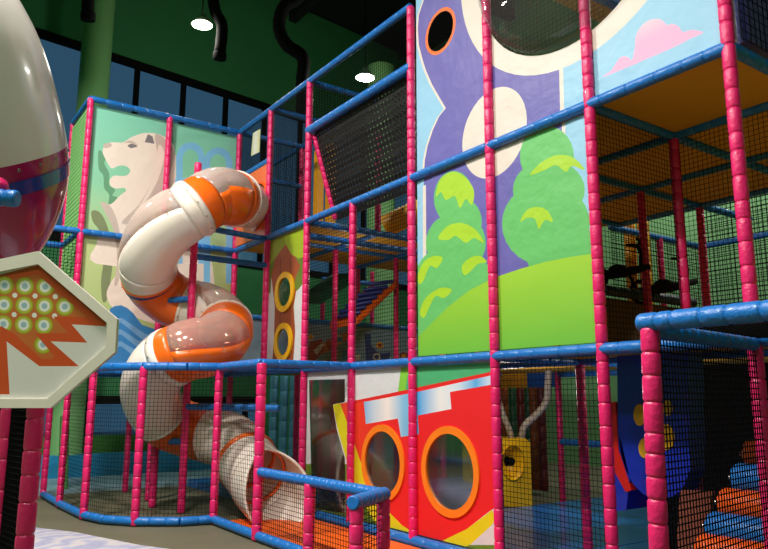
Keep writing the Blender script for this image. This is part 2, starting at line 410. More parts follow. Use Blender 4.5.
lay += blob((454,198,20,27), (456,243,30,30), (462,222,20,24), (450,283,36,38), (448,320,36,45), (470,290,26,34))
lay += blob((547,156,27,30), (549,190,36,30), (546,224,44,42), (560,250,34,40))
lay += [(A(*sm((436,197),(440,180),(452,172),(464,176),(474,190),(472,205),(466,199),(460,208),(455,196),(446,200),(441,192))), 5),
        (A(*sm((438,238),(448,226),(462,223),(476,230),(484,243),(474,238),(466,243),(456,236),(448,240))), 5),
        (A(*sm((418,275),(424,262),(434,256),(443,258),(437,268),(430,266),(424,280),(419,284))), 5),
        (A(*sm((462,266),(470,258),(480,256),(487,262),(478,264),(470,272),(464,275))), 5),
        (A(*sm((420,312),(426,298),(440,288),(452,290),(444,298),(436,296),(430,306),(424,318))), 5),
        (A(*sm((530,175),(542,162),(558,155),(574,158),(585,170),(572,166),(566,172),(556,165),(545,170))), 5),
        (A(*sm((520,222),(527,210),(538,207),(548,211),(553,222),(545,220),(539,229),(535,219),(527,218))), 5),
        (A((400,352),(417,338),(448,307),(470,290),(496,277),(520,269),(545,262),(570,257),(605,252),(610,370),(400,370)), 6)]
mural = banner('tree_mural_banner', lo, lay, [SKYB, PURP, SKYB, CREAM, TREEG, LIME, HILL], [], OA, XA, ZA, .004)
tag(mural, 'tall printed banner with round green trees on a lime hill', 'banner')
up = [(4*M+.06, H[2]+.06), (7*M-.06, H[2]+.06), (7*M-.06, A7-.02), (4*M+.06, A7-.02)]
ringc = (7.315, 5.80)
pp = [(432,-60),(427,-20),(424,0),(419,15),(418,29),(419,45),(422,57),(426,70),(432,84),(440,98),(446,108),(439,117),(433,130),(428,145),(425,160),(424,175),(424,190),(561,130),(559,60),(560,-60)]
lay2 = [([(x-.035, z) for x, z in A(*pp)], 3), (A(*pp), 1), (A((559,60),(563,60),(565,140),(561,140)), 3), (whiteC, 3),
        (circ(7.322, 5.943, 1.461, 64), 3), (circ(5.50, 5.625, .268), 7),
        (A(*sm((606,76),(612,70),(620,58),(628,57),(632,60),(635,48),(636,36),(641,27),(648,21),(657,19),(663,21),(667,25),(673,24),(679,27),(683,32),(692,30),(699,31),(703,33),(690,39),(670,49))), 8)]
PUR2 = prnt('print_purple_dot', (98, 92, 165))
CLOUD = pbr('print_cloud', (240, 200, 208), .55)
nt = CLOUD.node_tree; N = nt.nodes
_sx = N.new('ShaderNodeSeparateXYZ'); _tc = N.new('ShaderNodeTexCoord'); nt.links.new(_tc.outputs['Generated'], _sx.inputs[0])
_r = N.new('ShaderNodeValToRGB'); nt.links.new(_sx.outputs[2], _r.inputs[0])
_r.color_ramp.elements[0].position = .1; _r.color_ramp.elements[0].color = lin(240, 165, 200)
_r.color_ramp.elements[1].position = .26; _r.color_ramp.elements[1].color = lin(240, 228, 215)
nt.links.new(_r.outputs[0], [n for n in N if n.type == 'BSDF_PRINCIPLED'][0].inputs['Base Color'])
ORP = prnt('print_orange', (232, 110, 40))
sky = banner('cloud_banner', up, lay2, [SKYB, PURP, SKYB, CREAM, TREEG, LIME, HILL, ORP, CLOUD], [circ(7.29, 5.80, 1.13, 64), circ(5.50, 5.625, .226)], OA, XA, ZA, .004)
tag(sky, 'top printed banner with big round window, purple tower and pink cloud', 'banner')
dome((7.29, YB, 5.80), 1.12, .35, 'y', -1).build('dome_window', clear('clear_bubble', (245, 248, 250), .03, .04, .03), sky)
netmesh(MB(), (5.3, YB, 5.42), (5.7, YB, 5.42), (5.7, YB, 5.83), (5.3, YB, 5.83), .04).build('porthole_net', NETM, sky)
# treehouse banner
TR = prnt('print_bark', (150, 72, 35)); LG = prnt('print_dark_leaf', (95, 120, 35)); OLV = prnt('print_olive', (135, 150, 30)); LM2 = prnt('print_bright_leaf', (150, 175, 30))
def Z(*p): return A(*[(230+x/3.92, 230+y/3.92) for x, y in p])
th = [(M+.05, H[1]+.06), (2*M-.02, H[1]+.06), (2*M-.02, H[2]-.05), (M+.05, H[2]-.05)]
tl = [(Z((215,50),(240,85),(276,95),(282,150),(264,212),(250,300),(256,400),(248,520),(166,520),(173,420),(176,300),(162,180),(178,110)), 1),
      (Z((150,100),(180,100),(163,180),(158,250),(140,235)), 2), (Z((258,110),(300,90),(300,195),(262,240),(248,215),(276,140)), 2),
      (Z((140,10),(215,-20),(230,40),(200,80),(175,115),(160,135),(140,130)), 3), (Z((200,-10),(300,-20),(300,100),(270,112),(240,95),(222,60)), 4),
      (Z((196,110),(200,110),(198,505),(194,505)), 5), (Z((236,120),(240,120),(236,505),(232,505)), 5)]
tree = banner('treehouse_banner', th, tl, [prnt('print_white', (205, 208, 210)), TR, LG, OLV, LM2, prnt('print_bark_line', (110, 48, 25))],
              [circ(1.85, 3.092, .22, 32), circ(1.845, 2.351, .205, 32)], OA, XA, ZA, .004)
tag(tree, 'narrow printed banner of a hollow tree trunk with two yellow-ringed portholes', 'banner')
for zc, r in ((3.092, .30), (2.351, .28)):
    ringmesh((1.85, YB-.01, zc), r-.085, r, .02, 'y').build('porthole_ring', YEL, tree)
    dome((1.85, YB, zc), r-.08, .05, 'y', -1).build('porthole_window', CLEARW, tree)
# ground floor red banner
RED = ramp_mat('print_red', [(0, (232, 95, 40)), (.22, (228, 70, 30)), (.5, (222, 30, 30)), (1, (222, 24, 30))], 0)
RIB = ramp_mat('print_ribbon', [(0, (60, 150, 215)), (.36, (70, 160, 220)), (.44, (190, 205, 220)), (.52, (235, 225, 220)), (.60, (130, 185, 220)), (.68, (70, 160, 220)), (.78, (225, 225, 225)), (.86, (200, 215, 230)), (.93, (80, 165, 222)), (1, (215, 222, 232))], 0)
gb = [(2*M+.09, .13), (5*M-.02, .13), (5*M-.02, H[1]-.05), (2*M+.09, H[1]-.05)]
redp = A((338,404),(490,373),(500,371),(500,505),(490,511),(467,529),(442,541),(420,538),(400,525),(383,508),(370,488),(358,460),(348,430))
yelp = A((333,405),(340,403),(350,430),(360,460),(372,488),(385,508),(402,525),(420,537),(442,541),(467,529),(492,510),(496,518),(492,525),(470,545),(440,556),(415,553),(392,542),(374,520),(356,491),(346,458),(338,430))
gl = [(A((402,360),(440,355),(500,350),(500,375),(398,393)), 1), (A((410,360),(420,355),(500,350),(500,375),(405,393)), 4),
      (A((280,464),(350,464),(362,500),(400,545),(500,545),(520,600),(280,560)), 3), (redp, 2), (yelp, 5),
      (A((354,401),(490,372),(492,374),(354,403.5)), 7),
      (A((364,402),(417,392),(489,376),(493,375),(493,384),(490,385),(450,392),(451.5,409),(418,415.5),(419,434),(401,437),(398,418.5),(366,424)), 6)]
ground = banner('rocket_banner', gb, gl, [prnt('print_white', (205, 208, 210)), prnt('print_grass', (125, 195, 60)), RED, prnt('print_moss', (95, 130, 35)),
                prnt('print_green', (70, 165, 110)), prnt('print_yellow', (215, 205, 20)), RIB, prnt('print_deep_red', (215, 35, 30))],
                [circ(4.392, .816, .37), circ(5.565, .813, .385), A((309,380),(345,379),(345,402),(333,404.5),(337,430),(345,458),(346,514),(312,508))], OA, XA, ZA, .004)
tag(ground, 'ground floor printed banner, mostly red, with two orange-ringed portholes and a doorway window', 'banner')
for xc, r in ((4.392, .40), (5.565, .42)):
    ringmesh((xc, YB-.01, .815), r-.05, r+.025, .012, 'y').build('porthole_ring', pbr('orange_ring', (238, 125, 25), .4), ground)
    MB().prof((xc, YB, .815), (xc, YB+.006, .815), [(0, r-.04), (.006, r-.04)], 40).build('porthole_window', CLEARW, ground)
q = A((309,380),(345,379),(346,514),(312,508))
MB().extr([(a, YB+.012, b) for a, b in q], (0, .004, 0)).build('clear_sheet', CLEARW, ground)
# ------------------------------------------------------------------ lion banner (a plain stand-in beast, not any known statue)
XB = -.07
def B(*pts): return [(lambda p: (p.y, p.z))(on(0, XB, x, y)) for x, y in pts]
def z1(*p): return B(*[(60+x/3.05, 80+y/3.05) for x, y in p])
def z2(*p): return B(*[(x/2.89, 180+y/2.89) for x, y in p])
lb = [(-2*M+.03, H[1]+.05), (-.03, H[1]+.05), (-.03, H[3]-.06), (-2*M+.03, H[3]-.06)]
MINT = ramp_mat('print_mint', [(0, (165, 185, 120)), (.45, (175, 195, 130)), (.7, (130, 195, 160)), (1, (125, 200, 175))])
BEIGE = prnt('print_beige', (226, 212, 200)); SHAD = prnt('print_dark_sage', (95, 150, 115)); TAUPE = prnt('print_taupe', (190, 175, 165)); OLS = prnt('print_grey_olive', (118, 130, 92))
FBL = prnt('print_fountain_blue', (120, 185, 225)); WV = prnt('print_wave_blue', (50, 125, 185)); WV2 = prnt('print_wave_light', (110, 160, 205))
ll = [(z1(*sm((118,215),(140,235),(135,255),(150,285),(150,320),(168,335),(160,352),(175,360),(165,392),(148,380),(150,350),(135,330),(132,292),(118,270))), 2),
      (z2(*sm((265,90),(290,95),(312,140),(326,220),(318,300),(310,345),(296,350),(292,290),(300,220),(288,150),(268,120))), 5),
      (z1(*sm((133,205),(140,194),(160,190),(192,190),(215,176),(250,163),(285,162),(315,172),(340,190),(352,225),(358,300),(370,420),(380,560),(110,560),(112,500),(118,480),(160,470),(172,430),(185,380),(200,352),(198,330),(172,331),(154,322),(152,304),(165,292),(188,293),(205,290),(214,276),(200,262),(178,262),(160,270),(150,262),(136,236),(130,220))), 1),
      (z2(*sm((288,66),(325,95),(346,150),(348,210),(342,262),(318,300),(308,335),(330,372),(400,400),(470,420),(560,420),(620,300),(560,100),(440,0),(360,35),(320,70))), 1),
      (z1(*sm((133,196),(152,192),(158,200),(150,206),(136,208))), 4), (z1(*sm((206,200),(222,194),(236,203),(226,206),(216,208))), 3), (z1(*sm((196,192),(215,185),(236,196),(232,199),(214,192))), 4),
      (z1((258,190),(268,165),(282,172),(288,195),(272,192)), 3), (z1(*sm((290,165),(330,190),(350,225),(330,300),(300,360),(255,420),(205,440),(190,430),(240,380),(280,310),(298,240))), 4),
      (z1(*sm((300,200),(318,225),(300,300),(262,370),(225,410),(262,350),(290,280))), 1),
      (z2(*sm((290,66),(315,72),(336,110),(350,180),(352,250),(340,300),(330,300),(338,240),(332,160),(312,110))), 4),
      (z2(*sm((366,290),(380,280),(396,300),(388,325),(370,320))), 5)]
def arch(cx, top, w, bot, t):
    o = [(cx-w, bot), (cx-w, top+w*1.0), (cx-w*.8, top+w*.4), (cx-w*.4, top+w*.08), (cx, top), (cx+w*.4, top+w*.08), (cx+w*.8, top+w*.4), (cx+w, top+w), (cx+w, bot)]
    w2 = w-t; i = [(cx+w2, bot), (cx+w2, top+t+w2), (cx+w2*.7, top+t+w2*.35), (cx, top+t), (cx-w2*.7, top+t+w2*.35), (cx-w2, top+t+w2), (cx-w2, bot)]
    return z1(*(o+i))
ll += [(arch(398, 190, 44, 560, 20), 6), (arch(482, 205, 44, 620, 20), 6), (z1((352,300),(385,300),(380,420),(340,420)), 6)]
ll += [(z2((318,372),(332,364),(350,362),(368,370),(385,385),(410,418),(450,432),(500,425),(580,432),(680,400),(700,540),(300,540)), 7)]
for k in range(3):
    y = 404+k*34; ll.append((z2((318,y),(350,y-6),(385,y+16),(420,y+42),(480,y+44),(600,y+40),(600,y+54),(480,y+58),(410,y+56),(380,y+32),(350,y+8),(318,y+14)), 8))
lion = banner('lion_banner', lb, ll, [MINT, BEIGE, SHAD, prnt('print_grey', (120, 115, 118)), TAUPE, OLS, FBL, WV, WV2], [], (XB, 0, 0), (0, 1, 0), ZA, .004)
tag(lion, 'mint green printed banner of a cream lion with blue waves behind the tube slide', 'banner')
# ------------------------------------------------------------------ spiral tube slide
PC = on(2, 0, 181, 513.5); PC.z = 0
slide = empty('tube_slide', PC, 'spiral tube slide in cream and orange with clear domes', 'slide')
ctl = [(258,205,None),(247,205,None),(233,198,-.42),(214,198,-.14),(192,210,.13),(165,230,.03),(149,256,-.27),(151,280,-.7),(172,300,-1.0),(204,312,-1.0),(226,328,-.6),(212,346,-.12),(182,352,.12),(158,368,-.05),(150,393,-.42),(163,418,-.85),(190,430,-1.05),(214,440,-.95),(236,457,-.75),(257,476,-.5),(290,505,-.2)]
def cpos(c):
    x, y, t = c
    if t is None: return on(1, -.02 if x > 250 else -.22, x, y)
    return atd(x, y, 9.62+(289-y)*.00225-t)
CT = [cpos(c) for c in ctl]
CT[0] = on(1, -.03, 256, 206)
def spl(t):
    i = min(int(t), len(CT)-2); u = t-i
    p0 = CT[max(i-1, 0)]; p1 = CT[i]; p2 = CT[i+1]; p3 = CT[min(i+2, len(CT)-1)]
    return .5*((2*p1)+(p2-p0)*u+(2*p0-5*p1+4*p2-p3)*u*u+(3*p1-p0-3*p2+p3)*u**3)
# smooth by arc averaging
SN = 240
CT[19] = on(1, -.6, 261, 480); CT[20] = CT[19]+V((.62, 0, -.13)); CT[18] = CT[19]+V((-.5, 0, .22)); CT[17] = CT[19]+V((-1.0, -.02, .46))
raw = [spl(i/SN*(len(CT)-1)) for i in range(SN+1)]
for _ in range(10): raw = [raw[0]]+[(raw[i-1]+raw[i]*2+raw[i+1])/4 for i in range(1, SN)]+[raw[-1]]
def frm(i):
    t = (raw[min(i+1, SN)]-raw[max(i-1, 0)]).normalized(); s = t.cross(V((0,0,1))).normalized(); return raw[i], t, s, s.cross(t)
TR_ = .385
def sect(name, mat, t0, t1, a0=-180, a1=180, r=TR_, parent=None, thick=.012, bulge=0, ribs=0):
    i0 = round(t0/(len(CT)-1)*SN); i1 = round(t1/(len(CT)-1)*SN); n = max(6, int((a1-a0)/360*32)); full = a1-a0 >= 360
    vs = []; fs = []; k = n if full else n+1; st = list(range(i0, i1+1))
    for j, i in enumerate(st):
        p, t, s, u = frm(i)
        bl = bulge*abs(sin(pi*j/max(1, len(st)-1)))**.6 if bulge else 0
        rb = ribs*sin(j*1.9) if ribs else 0
        for q in range(k):
            a = math.radians(a0+(a1-a0)*q/n); b2 = bl*(abs(sin(pi*q/n))**.6 if not full else 1)
            vs.append(p+(u*cos(a)+s*sin(a))*(r+b2+rb))
    for j in range(len(st)-1):
        for q in range(n): fs.append((j*k+q, j*k+(q+1) % k, (j+1)*k+(q+1) % k, (j+1)*k+q))
    o = MB().add(vs, fs, 0, True).build(name, mat, parent or slide); solid(o, thick, 1); return o
def flange(t, mat, r=TR_+.03, w=.05):
    p, tt, s, u = frm(round(t/(len(CT)-1)*SN)); k = 36
    mb = MB(); pr = [(TR_-.01, -w/2), (r, -w/2), (r+.004, 0), (r, w/2), (TR_-.01, w/2)]
    vs = [p+(u*cos(2*pi*i/k)+s*sin(2*pi*i/k))*a+tt*b for i in range(k) for a, b in pr]
    m = len(pr); fs = [(i*m+j, i*m+(j+1) % m, ((i+1) % k)*m+(j+1) % m, ((i+1) % k)*m+j) for i in range(k) for j in range(m)]
    o = mb.add(vs, fs, 0, True).build('joint_ring', mat, slide)
    bm = MB()
    for i in range(12):
        a = 2*pi*i/12; bm.ball(p+(u*cos(a)+s*sin(a))*(r+.004)+tt*w*.25, .011, 8)
    bm.build('bolts', STEEL, o)
def window_strip(t0, t1, a0, a1, mat=None, frame_mat=None, bulge=.05, r=None):
    o = sect('clear_dome', mat or CLEAR, t0, t1, a0, a1, r=r or TR_+.005, bulge=bulge, thick=.006)
    i0 = round(t0/(len(CT)-1)*SN); i1 = round(t1/(len(CT)-1)*SN)
    for a in (a0, a1):
        bm = MB()
        for i in range(i0+3, i1-2, 7):
            p, t, s, u = frm(i); bm.ball(p+(u*cos(math.radians(a))+s*sin(math.radians(a)))*(TR_+.025), .011, 8)
        if bm.v: bm.build('bolts', STEEL, o)
# orange mounting board
hub = CT[0]
mp = [(.06, H[2]+.06), (M-.06, H[2]+.06), (M-.06, 5.25), (.06, 5.25)]
banner('mounting_board', mp, [], [ORANGE], [circ(hub.x, hub.z, .37)], (0, -.01, 0), XA, ZA, .03, slide)
sect('tube_section', WHITE, 0, 1.9, r=TR_-.02); flange(.35, WHITE, TR_+.025, .04); flange(1.9, WHITE)
sect('tube_section', ORANGE, 2.2, 3.5, 30, 280); sect('tube_section', ORANGE, 1.9, 2.2); sect('tube_section', ORANGE, 3.5, 3.9); window_strip(2.2, 3.5, -80, 30, bulge=.03)
flange(3.9, WHITE, TR_+.035, .09)
sect('tube_section', WHITE, 4.2, 6.3, 62, 264); window_strip(4.2, 6.3, -96, 62, bulge=.06); sect('tube_section', WHITE, 3.9, 4.2); sect('tube_section', WHITE, 6.3, 6.8)
flange(6.8, ORANGE, TR_+.02, .05); sect('tube_band', NAVY, 6.86, 7.02, r=TR_+.006)
sect('tube_section', ORANGE, 6.8, 8.5); flange(8.5, WHITE, TR_+.02)
sect('tube_section', WHITE, 8.5, 9.9, 50, 310); window_strip(8.5, 9.9, -50, 50)
flange(9.9, WHITE, TR_+.03, .04)
sect('tube_section', ORANGE, 10.4, 12.1, 30, 268); window_strip(10.4, 12.1, -92, 30, CLEARP, bulge=.03); sect('tube_section', ORANGE, 9.9, 10.4); sect('tube_section', ORANGE, 12.1, 12.4)
flange(12.45, WHITE, TR_+.02, .14)
sect('tube_section', WHITE, 12.5, 14.9, 40, 320); window_strip(12.5, 14.9, -40, 40)
flange(14.9, WHITE, TR_+.02, .04)
sect('tube_section', ORANGE, 14.9, 16.6); flange(16.6, WHITE, TR_+.02, .04)
sect('tube_section', WHITE, 16.6, 18.0, ribs=.004, r=TR_-.01); flange(18.1, ORANGE, TR_+.04, .07)
sect('exit_tube', WHITE, 18.1, 19.0, r=TR_+.01)
def scoop(t0, t1):
    i0 = round(t0/(len(CT)-1)*SN); i1 = SN; n = 28; vs = []; st = list(range(i0, i1+1))
    for j, i in enumerate(st):
        p, t, sd_, u = frm(i); f = j/(len(st)-1)
        hw = min(pi, pi*(1-f)**1.3*.45+math.radians(98)*(1-f**4*.45))
        for q in range(n+1):
            a = pi-hw+2*hw*q/n; vs.append(p+(u*cos(a)+sd_*sin(a))*(TR_+.01+.05*f))
    fs = [(j*(n+1)+q, j*(n+1)+q+1, (j+1)*(n+1)+q+1, (j+1)*(n+1)+q) for j in range(len(st)-1) for q in range(n)]
    solid(MB().add(vs, fs, 0, True).build('exit_scoop', WHITE, slide), .03, 1)
scoop(19.0, 20)
sect('exit_rim', ORANGE, 18.75, 18.85, r=TR_-.005, thick=-.02)
# slide supports
MB().pad((PC.x, PC.y, .01), (PC.x, PC.y, 4.95), .052, .15).build('support_post', PINK, slide)
MB().pad((.734, -1.415, .01), (.734, -1.415, 1.15), .05, .15).build('support_post', PINK, slide)
for a, b in [((PC.x, PC.y, 3.55), (1.25, 0, 3.58)), ((PC.x, PC.y, 2.93), (PC.x-.45, PC.y-.3, 2.93)), ((PC.x, PC.y, .95), (.734, -1.415, .92)), ((PC.x, PC.y, 1.42), (2.9, -.55, 1.41)), ((PC.x, PC.y, 4.0), (1.25, -.04, 4.0))]:
    MB().pad(a, b, .045, .12).build('support_arm', BLUE, slide)
MB().pad(CT[-1]+V((-.1, .1, -.5)), CT[-1]+V((-.1, .1, -.37)), .07).build('exit_foot', PINK, slide)
MB().box((.72, -1.46, .9), (.98, -1.38, 1.16)).build('pipe_clamp', PINK, slide)

# ------------------------------------------------------------------ slide exit lane
fence = empty('slide_exit_fence', (5, -1.2, 0), 'low fence of pink posts and blue top rail around the slide exit', 'fence')
GZ = .735
for x, y, r in ((4.93, -1.22, .055), (6.17, -1.21, .055), (6.42, -1.64, .055)): post(x, y, .01, GZ-.02, fence, r)
rail((3*M+.07, -1.22, GZ), (6.2, -1.21, GZ+.01), fence, .05, .07); rail((6.14, -1.17, GZ+.01), (6.45, -1.70, GZ+.01), fence, .055, .08)
rail((3*M+.07, -1.22, .06), (6.2, -1.21, .06), fence, .052)
net((3*M+.07, -1.22, .1), (4.93, -1.22, .1), (4.93, -1.22, GZ-.05), (3*M+.07, -1.22, GZ-.05), .045, .003, fence)
net((4.93, -1.22, .1), (6.17, -1.21, .1), (6.17, -1.21, GZ-.05), (4.93, -1.22, GZ-.05), .045, .003, fence)
net((6.17, -1.21, .1), (6.42, -1.64, .1), (6.42, -1.64, GZ-.05), (6.17, -1.21, GZ-.05), .045, .003, fence)
tag(MB().box((2*M, -1.15, 0), (6.6, -.07, .03)).build('orange_floor_mat', OMAT), 'flat orange floor mat under the slide exit', 'mat')
# ------------------------------------------------------------------ sloping black climbing net
cn = empty('sloping_climbing_net', (3*M, .5, H[2]), 'black perforated climbing net sloping back behind the second storey opening', 'net')
YN = .46
a, b, c, d = V((2*M+.1, YN, 4.12)), V((4*M-.06, YN, 4.12)), V((4*M-.06, .07, 5.34)), V((2*M+.1, .07, 5.34))
mb = MB(); nrm = (b-a).cross(d-a).normalized()
nu, nv = 30, 17
for i in range(nu+1):
    p, q_ = a.lerp(b, i/nu), d.lerp(c, i/nu); w_ = (b-a).normalized()*.026
    mb.add([p-w_, p+w_, q_+w_, q_-w_], [(0,1,2,3)])
for j in range(nv+1):
    p, q_ = a.lerp(d, j/nv), b.lerp(c, j/nv); w_ = (d-a).normalized()*.027
    mb.add([p-w_, q_-w_, q_+w_, p+w_], [(0,1,2,3)])
solid(mb.build('perforated_sheet', DARKNET, cn), .008)
MB().pad(a+V((-.04, 0, 0)), d+V((-.04, 0, 0)), .045, .12).build('side_pad', PINK, cn)
# ------------------------------------------------------------------ inside the frame
G1 = 'yellow padded columns on the upper floor'
for k, (x, y, z0, z1, lb_) in enumerate([(318, 180, H[2]+.05, 5.95, 'left one of two yellow columns left of the black net'), (330, 180, H[2]+.05, 5.95, 'right one of two yellow columns left of the black net')]):
    p = on(1, 1.3, x, y); tag(MB().box((p.x-.07, 1.25, z0), (p.x+.07, 1.38, z1)).build('yellow_column', YELV), lb_, 'column', G1)
for x, lb_ in ((631, 'yellow padded pillar beside the net on the right, left one'), (645, 'yellow padded pillar beside the net on the right, right one')):
    p = on(1, 4.6, x, 260); tag(MB().pad((p.x, 4.6, 1.97), (p.x, 4.6, 4.25), .09, .2).build('yellow_column', YELV), lb_, 'column', G1+' at the back')
# yellow crawl tube high inside
p0 = atd(386, 226, 11.5); p1 = atd(425, 208, 11.3)
yt = MB(); n_ = 10; pr = []
L_ = (p1-p0).length
for i in range(n_): pr += [(L_*i/n_, .17), (L_*(i+.5)/n_, .19)]
tag(yt.prof(p0, p1, pr+[(L_, .17)], 20).build('crawl_tube', YEL), 'ribbed yellow crawl tube under the black net', 'tube')
# orange sloping ladder
lad = empty('sloping_ladder', (1.2, 2.2, H[1]), 'orange sloping ladder with blue padded rungs', 'ladder')
s0, s1 = atd(358, 316, 11.9), atd(396, 280, 12.3)
ax_ = (s1-s0); sd = V((0, 0, 0)); off = atd(332, 322, 12.2)-atd(352, 348, 12.2)
lt0, lt1 = atd(330, 322, 11.9), atd(372, 283, 12.3)
MB().extr([s0, s1, s1-V((0,0,.12)), s0-V((0,0,.12))], (-.05, .05, 0)).build('side_board', ORANGE, lad)
MB().extr([lt0, lt1, lt1+V((0,0,-.12)), lt0+V((0,0,-.12))], (-.05, .05, 0)).build('side_board', ORANGE, lad)
MB().extr([s0-V((0,0,.1)), s1-V((0,0,.1)), lt1-V((0,0,.1)), lt0-V((0,0,.1))], (0, 0, -.03)).build('slope_board', ORANGE, lad)
for i in range(7):
    t = (i+.5)/7; MB().pad(s0.lerp(s1, t)+V((0,0,.02)), lt0.lerp(lt1, t)+V((0,0,.02)), .035, .4).build('rung', pbr('navy_vinyl', (28, 50, 140), .4), lad)
# low printed wall with plain rocket and planet shapes
sp = [(.1, H[1]+.05), (4.6, H[1]+.05), (4.6, 2.86), (.1, 2.86)]
def S(*pts): return [(lambda p: (p.y, p.z))(on(0, .05, x, y)) for x, y in pts]
def z5(*p): return S(*[(300+x/6.1, 280+y/6.1) for x, y in p])
def sc_(cx, cy, r): return S(*[(300+(cx+r*cos(2*pi*i/20))/6.1, 280+(cy+r*sin(2*pi*i/20))/6.1) for i in range(20)])
sl = [(z5((150,375),(280,315),(300,330),(290,360),(180,430),(100,470),(75,440)), 1), (z5((20,470),(60,380),(130,360),(150,420),(90,490),(20,495)), 2),
      (z5((150,375),(180,360),(195,420),(170,435)), 2), (z5((80,430),(130,385),(150,390),(100,460)), 3), (sc_(238,362,26), 3), (sc_(238,362,17), 4), (sc_(62,350,22), 3), (sc_(62,350,13), 5),
      (z5((390,330),(430,330),(430,400),(480,450),(550,440),(540,490),(400,490)), 6), (sc_(484,400,22), 5), (sc_(484,400,12), 2), (sc_(465,470,24), 3), (sc_(465,470,14), 6), (sc_(630,465,26), 2), (sc_(630,465,14), 5), (sc_(352,470,16), 3),
      (z5((255,420),(300,420),(300,490),(255,490)), 4)]
sw = banner('printed_low_wall', sp, sl, [prnt('print_haze_blue', (120, 145, 165)), prnt('print_rocket_orange', (190, 105, 45)), prnt('print_rust', (150, 55, 30)), prnt('print_pale', (195, 180, 165)), prnt('print_mid_blue', (70, 120, 165)), prnt('print_gold', (225, 155, 30)), prnt('print_indigo', (45, 55, 120))], [], (.05, 0, 0), (0, 1, 0), ZA, .03)
tag(sw, 'low hazy blue printed wall with orange rocket and discs behind the second floor net', 'panel')
rail((0.05, .1, 2.9), (0.05, 4.6, 2.9))
# green sloping slide far inside
g0, g1 = atd(304, 304, 12.6), atd(333, 284, 13.2)
gs = empty('green_straight_slide', g0, 'dark green sloping slide chute with pale edges behind the nets', 'slide')
MB().extr([g0, g1, g1+V((0,0,.2)), g0+V((0,0,.2))], (.2, .25, 0)).build('chute', pbr('bottle_green', (20, 90, 60), .4), gs)
MB().cyl(g0, g1, .03).build('edge_tube', WHITE, gs)
# bright short posts and rail of a farther bay
far = empty('rear_climbing_frame', (-1.5, 2, 0), 'small padded frame standing behind the main decks, left side', 'climbing frame')
for (x, y0, y1, dep) in ((322, 279, 338, 14.2), (372, 270, 330, 14.8)):
    a_ = atd(x, y1, dep); b_ = atd(x, y0, dep); post(a_.x, a_.y, .01, b_.z, far)
pa = atd(322, 279, 14.2); pb = atd(372, 270, 14.8)
rail((pa.x, pa.y, pa.z), (pb.x, pb.y, pa.z+.0), far)
# right-hand rear bay with big net against the pale green wall
rb = empty('rear_net_bay', (4.8, 6, 0), 'rear bay of padded posts and rails hung with a wide black net', 'net frame')
c0 = on(2, H[2], 701, 247); c1 = on(2, H[2], 660, 238)
CY = 6.15; CX = 4.82
post(CX, CY, .01, H[2], rb); post(CX, 5.0, .01, H[2], rb); post(CX+3.6, CY, .01, H[2], rb)
rail((CX, CY, H[2]), (CX, 3.8, H[2]), rb); rail((CX, CY, H[2]), (CX+5.5, CY, H[2]), rb); rail((CX, CY, H[1]), (CX+5.5, CY, H[1]), rb)
net((CX, CY, .1), (CX+5.5, CY, .1), (CX+5.5, CY, H[2]+1.6), (CX, CY, H[2]+1.6), .07, .007, rb); net((CX, 3.8, .1), (CX, CY, .1), (CX, CY, H[2]), (CX, 3.8, H[2]), .06, .005, rb)
# pedal rides
def ride(px, py, dep, label, s=1, mir=1):
    o = atd(px, py, dep); root = empty('pedal_ride', o, label, 'ride', 'black pedal rides')
    R_ = lambda x, z, d=0: o+R0*x*s*mir+V((0,0,z*s))+V((-.57, -.82, 0))*0+V((cos(yaw+pi/2), sin(yaw+pi/2), 0))*d
    MB().pipe([R_(-.42, 0), R_(-.2, .02), R_(.1, .06), R_(.42, .14)], [.03, .055, .06, .035], 10).build('body', BLACK, root)
    MB().ball(R_(.0, .10), .11*s, 14, 0, (1.1, 1.1, .6)).build('seat', BLACK, root)
    MB().pipe([R_(.3, .1), R_(.32, .3), R_(.28, .42)], .022, 8).build('steering_column', BLACK, root)
    for d in (-.18, .18): MB().pipe([R_(.28, .42), R_(.27, .45, d*.6), R_(.2, .47, d)], .018, 8).build('handlebar', BLACK, root)
    MB().pipe([R_(-.28+.14*cos(2*pi*i/16), .0+.14*sin(2*pi*i/16)) for i in range(17)], .022, 8).build('wheel', BLACK, root)
    MB().pipe([R_(-.35, .05), R_(-.42, .2), R_(-.5, .28)], .02, 8).build('back_bar', BLACK, root)
ride(618, 277, 8.3, 'black pedal ride left of the tall pink post inside the net', .9)
ride(664, 292, 8.5, 'black pedal ride right of the tall pink post inside the net', .95)
tk = MB().pad(atd(604, 290, 8.2), atd(694, 303, 8.9), .06, .2)
tag(tk.build('ride_track_rail', pbr('dark_navy_vinyl', (22, 38, 62), .5)), 'dark padded track rail under the two pedal rides', 'rail')
k0, k1 = atd(604, 297, 8.25), atd(692, 310, 8.95)
tag(MB().extr([k0, k1, k1-V((0,0,.75)), k0-V((0,0,.75))], (-.03, .04, 0)).build('brown_side_board', pbr('brown_board', (110, 70, 40), .7)), 'brown board hanging below the pedal ride track', 'panel')
